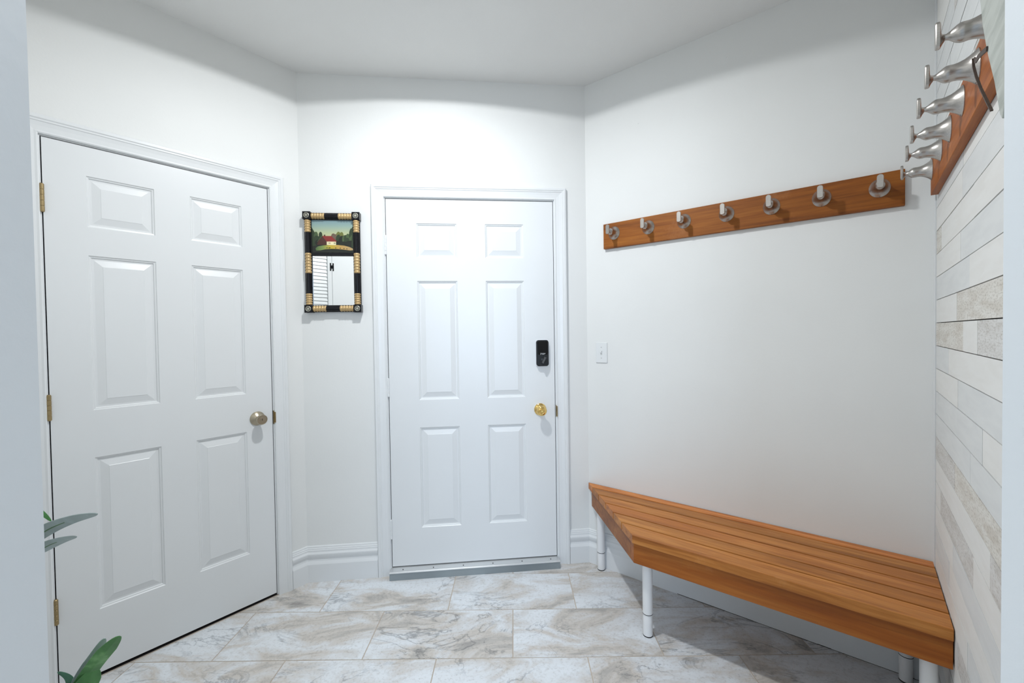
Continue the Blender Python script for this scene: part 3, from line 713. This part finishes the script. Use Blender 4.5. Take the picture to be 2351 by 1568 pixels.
MB().box(0.036, MW-0.036, -0.0160, -0.0120, 0.030, MH-0.222).build('mirror_glass', 'mirror_silver', mr)
# painted panel: flat paint shapes on a thin glass panel
PX0, PX1, PZ0, PZ1 = 0.038, MW-0.036, MH-0.216, MH-0.040
mb = MB(); Lr = [0]
def flat(poly, mat):
    Lr[0] += 1; y = -0.0165 - 0.00004*Lr[0]
    mb.mat(mat).add([(x, y, z) for x, z in poly], [tuple(range(len(poly)))])
mb.mat(0).box(PX0, PX1, -0.0165, -0.012, PZ0, PZ1)
def PP(u, v): return (0.043+u*(0.254-0.043), MH-0.212+(1-v)*(0.212-0.044))   # u,v 0..1 of the visible picture, v down
def blob(u, v, ru, rv, mat, seed=0, n=22):
    rd = random.Random(seed+int(u*1000)); flat([PP(u+ru*math.cos(2*PI*k/n)*(1+rd.uniform(-.08, .08)), v+rv*math.sin(2*PI*k/n)*(1+rd.uniform(-.08, .08))) for k in range(n)], mat)
DK, TR, LT, MV, OL, FD, RD, BR, CRM = 5, 4, 6, 7, 8, 1, 2, 3, 9
def poly(pts, mat): flat([PP(*p) for p in pts], mat)
poly([(-.03, .18), (.05, .36), (.07, .5), (.1, .8), (-.03, .95)], TR)
blob(.08, .47, .05, .14, LT); blob(.19, .44, .045, .10, TR); blob(.10, .60, .10, .14, TR, 2); blob(.15, .68, .1, .1, DK, 3)
for (u, v, ru, rv, m_) in ((.50, .48, .06, .09, MV), (.56, .56, .08, .16, MV), (.62, .45, .055, .12, OL), (.62, .6, .07, .18, TR), (.70, .44, .045, .10, OL), (.70, .62, .07, .16, DK), (.76, .58, .05, .14, LT), (.80, .55, .05, .12, TR),
                        (.85, .48, .045, .09, LT), (.84, .66, .09, .14, TR), (.93, .45, .05, .22, TR), (.98, .35, .05, .18, TR), (.95, .65, .08, .2, LT), (.90, .72, .12, .12, DK), (.72, .74, .16, .1, DK), (.60, .72, .08, .1, DK)): blob(u, v, ru, rv, m_)
poly([(1.03, .12), (1.03, .95), (.93, .85), (.95, .4)], TR)
poly([(-.03, .80), (.12, .76), (.3, .73), (.6, .74), (.8, .78), (.93, .82), (1.03, .84), (1.03, 1.03), (-.03, 1.03)], DK)
poly([(.06, .86), (.12, .80), (.25, .765), (.42, .745), (.60, .75), (.76, .77), (.88, .81), (.965, .86), (.97, .91), (.90, .92), (.75, .895), (.60, .875), (.45, .87), (.30, .885), (.18, .92), (.08, .93)], FD)
for (u, v) in ((.34, .84), (.39, .845), (.41, .84), (.55, .845), (.66, .85), (.75, .86), (.82, .87)): blob(u, v, .014, .014, DK)
poly([(-.03, .93), (.15, .94), (.4, .91), (.7, .91), (1.03, .94), (1.03, 1.03), (-.03, 1.03)], DK)
poly([(.10, .73), (.13, .64), (.225, .455), (.335, .65), (.335, .75), (.12, .75)], BR)
poly([(.335, .64), (.56, .64), (.56, .755), (.335, .75)], CRM)
for u in (.385, .408, .51, .53): poly([(u, .675), (u+.012, .675), (u+.012, .715), (u, .715)], DK)
poly([(.225, .47), (.45, .47), (.585, .645), (.335, .645)], RD)
poly([(.27, .43), (.305, .43), (.305, .475), (.27, .475)], BR)
poly([(.222, .455), (.236, .47), (.115, .655), (.10, .655)], CRM-0 if False else LT)
mb.build('painted_panel', ['painted_sky', 'painted_field', 'painted_red', 'painted_brown', 'painted_tree', 'painted_dark', 'painted_light_tree', 'painted_mauve_tree', 'painted_olive_tree', 'painted_cream'], mr,
         label='painted scene of a red roofed white farmhouse among trees')

# ------------------------------------------------------------------ closet doors opposite the mirror (seen only in it)
oC, aC = fr('C')
def closet_leaf(name, t0, t1, louver, label):
    # local x = -t ; leaf spans t0..t1
    d = thing(name, label, 'door', at('C', -(t0+t1)/2), aC, kind='structure')
    w = t1-t0; x0, x1 = -w/2, w/2; z0, z1 = 0.02, 2.30; st = 0.036
    mb = MB()
    if louver:
        mb.box(x0, x0+st, -0.034, -0.004, z0, z1); mb.box(x1-st, x1, -0.034, -0.004, z0, z1)
        mb.box(x0+st, x1-st, -0.034, -0.004, z0, z0+0.12); mb.box(x0+st, x1-st, -0.034, -0.004, z1-0.09, z1); mb.box(x0+st, x1-st, -0.034, -0.004, 1.10, 1.20)
        fr_ = mb.build('door_frame', 'door_paint', d)
        lv = MB(); pitch = 0.0290; lv.box(x0+st, x1-st, -0.0175, -0.006, z0+0.1, z1-0.08)
        for za, zb in ((z0+0.12, 1.10), (1.20, z1-0.09)):
            z = za
            while z < zb-0.010:
                lv.add([(x0+st, -0.0275, z+0.001), (x1-st, -0.0275, z+0.001), (x1-st, -0.020, z+0.0300), (x0+st, -0.020, z+0.0300), (x0+st, -0.024, z-0.001), (x1-st, -0.024, z-0.001), (x1-st, -0.012, z+0.026), (x0+st, -0.012, z+0.026)],
                       [(0, 1, 2, 3), (7, 6, 5, 4), (0, 4, 5, 1), (3, 2, 6, 7), (0, 3, 7, 4), (1, 5, 6, 2)]); z += pitch
        lv.build('louvers', 'door_paint', d)
    else:
        mb.box(x0, x1, -0.034, -0.004, z0, z1); mb.build('door_slab', 'door_paint', d, bevel=0.002)
    return d
SEAM = 0.824
cl = closet_leaf('door_3', SEAM-0.35, SEAM-0.0015, True, 'white louvered closet door reflected in the mirror')
closet_leaf('door_4', SEAM+0.0015, SEAM+0.35, False, 'plain white closet door reflected in the mirror, beside the louvered one')
mb = MB()
hxp = -0.1745
for sx in (-1, 1):
    mb.box(hxp+sx*0.012-0.0045, hxp+sx*0.012+0.0045, -0.0375, -0.0335, 1.860, 1.925)
mb.box(hxp-0.010, hxp+0.010, -0.0375, -0.0335, 1.884, 1.901); mb.lathe([(1.878, 0.004), (1.907, 0.004)], (hxp, -0.038, 0), 'z', 12)
mb.build('hinge', 'black_lacquer', cl, label='black H shaped hinge')

# ------------------------------------------------------------------ plant behind the left jamb
PB = Vector((-0.205, -1.445, 0.0))
pl_ = thing('potted_plant', 'leafy plant with green and grey leaves peeking past the left doorway jamb', 'plant', PB, 0)
pot = MB().lathe([(0.0, 0.060), (0.004, 0.064), (0.14, 0.080), (0.155, 0.084), (0.170, 0.084), (0.170, 0.077), (0.150, 0.075)], (0, 0, 0), 'z', 36).build('pot', 'terracotta', pl_, smooth=True)
MB().lathe([(0.145, 0.0), (0.150, 0.05), (0.1505, 0.0745), (0.140, 0.0745)], (0, 0, 0), 'z', 24).build('soil', 'soil', pl_)
MB().tube([(0, 0, 0.145), (0.006, 0.004, 0.4), (-0.012, 0.01, 0.7), (-0.02, 0.02, 0.96)], [0.006, 0.005, 0.004, 0.003]).build('stem', 'leaf_stem', pl_, smooth=True)
def leaf(pts, width, mat, blunt=0.3, rib=None, label=None, fold=0.12, up_=(-0.64, 0.76, 0.1), thick=0.0012):
    # pts: world midrib points from root to tip ; a shaped blade lightly folded along its midrib
    P_ = [Vector(p)-PB for p in pts]; n = 26
    def ev(t):
        x = t*(len(P_)-1); i = min(int(x), len(P_)-2); f = x-i
        p0 = P_[max(i-1, 0)]; p1 = P_[i]; p2 = P_[i+1]; p3 = P_[min(i+2, len(P_)-1)]
        return 0.5*((2*p1)+(p2-p0)*f+(2*p0-5*p1+4*p2-p3)*f*f+(-p0+3*p1-3*p2+p3)*f**3)
    rings = []
    for k in range(n+1):
        t = 1-(1-k/n)**1.25; p = ev(t); tg = (ev(min(1, t+.02))-ev(max(0, t-.02))).normalized()
        side = Vector(up_).cross(tg).normalized(); nn = tg.cross(side).normalized()
        w_ = width/2*max(0.04, min(1, (1-t)/blunt)**0.55)*min(1, 0.12+t/0.22)
        m_ = nn*w_*fold
        row = [(1, 1), (.09, .05), (0, 0), (-.09, .05), (-1, 1)]
        rings.append([tuple(p+side*w_*a+m_*b_+nn*thick/2) for a, b_ in row]+[tuple(p+side*w_*a+m_*b_-nn*thick/2) for a, b_ in row[::-1]])
    mb = MB().sweep(rings)
    if rib:
        for j in range(int(n*0.62)):
            for i in (1, 2, 6, 7): mb.m[j*10+i] = 1
    return mb.build('leaf', [mat, rib] if rib else mat, pl_, smooth=True, label=label)
leaf([(-0.218, -1.428, 0.80), (-0.235, -1.385, 0.862), (-0.160, -1.416, 0.915), (-0.079, -1.452, 0.950), (-0.004, -1.484, 0.972)], 0.031, 'leaf_grey', 0.45, 'leaf_stem', label='grey green leaf')
leaf([(-0.215, -1.430, 0.76), (-0.232, -1.388, 0.838), (-0.160, -1.417, 0.882), (-0.108, -1.441, 0.905), (-0.056, -1.468, 0.923)], 0.025, 'leaf_grey', 0.42, 'leaf_stem', label='grey green leaf')
leaf([(-0.222, -1.425, 0.93), (-0.200, -1.400, 0.965), (-0.163, -1.416, 0.955), (-0.143, -1.419, 0.938)], 0.011, 'leaf_green', 0.5, label='small bright green leaf')
leaf([(-0.205, -1.440, 0.36), (-0.150, -1.425, 0.50), (-0.088, -1.432, 0.595), (-0.026, -1.465, 0.668), (0.033, -1.491, 0.731)], 0.031, 'leaf_green', 0.16, label='broad green leaf')
leaf([(-0.206, -1.440, 0.34), (-0.155, -1.415, 0.49), (-0.096, -1.420, 0.600), (-0.058, -1.436, 0.652), (-0.025, -1.450, 0.703)], 0.028, 'leaf_grey', 0.3, label='pale grey leaf')
leaf([(-0.205, -1.440, 0.38), (-0.150, -1.430, 0.46), (-0.100, -1.435, 0.545), (-0.070, -1.440, 0.600), (-0.050, -1.446, 0.640)], 0.040, 'leaf_green', 0.2, label='broad green leaf')
leaf([(-0.207, -1.440, 0.36), (-0.150, -1.425, 0.47), (-0.112, -1.425, 0.565), (-0.112, -1.427, 0.607), (-0.138, -1.422, 0.622)], 0.018, 'leaf_dark', 0.5, label='dark green drooping leaf')
for k in range(5):
    a = 2.3+k*0.55; z = 0.45+0.09*k; ca_, sa_ = math.cos(a), math.sin(a)
    leaf([(PB.x-0.005, PB.y+0.008, z-0.12), (PB.x+0.025*ca_, PB.y+0.02+0.025*sa_*.5, z-0.03), (PB.x+0.055*ca_, PB.y+0.02+0.05*sa_*.5, z+0.03), (PB.x+0.075*ca_, PB.y+0.02+0.07*sa_*.5, z+0.06)], 0.022, 'leaf_green')

# ------------------------------------------------------------------ ceiling light fitting (just above the frame)
cl = thing('ceiling_light', 'small round ceiling lamp in an added recess above the entry floor', 'ceiling light', (LX, LY, LZ+0.10), 0)
MB().lathe([(-0.0005, 0.11), (-0.02, 0.11), (-0.055, 0.075), (-0.090, 0.060), (-0.090, 0.052), (-0.050, 0.050)], (0, 0, 0), 'z', 40).build('lamp_housing', 'white_metal', cl, smooth=True)
cl2 = thing('ceiling_light', 'added square ceiling light for the hall fill, behind the viewer', 'ceiling light', (0.7, -3.6, H), 0)  # invented fitting for the added hall fill
MB().box(-0.28, 0.28, -0.28, 0.28, -0.03, -0.0005).build('housing', 'white_metal', cl2, bevel=0.004)

# nail pops and small dents in the plaster
for (w_, s, z, rr) in (('R', 0.312, 2.395, 0.004), ('R', 0.735, 2.56, 0.005)):
    o, a = fr(w_); p = at(w_, s, z, 0.0)
    ob = MB().lathe([(0.0, rr), (0.0008, rr*0.8), (0.0012, 0.0)], seg=12).build('nail_pop', 'wall_paint', loc=p, rotz=a)
    tag(ob, 'tiny raised nail pop high on the right wall, ' + ('nearer the front door' if s < 0.5 else 'nearer the plank wall'), 'wall mark', kind='structure'); ob.name = 'trim_11' if s < .5 else 'trim_12'
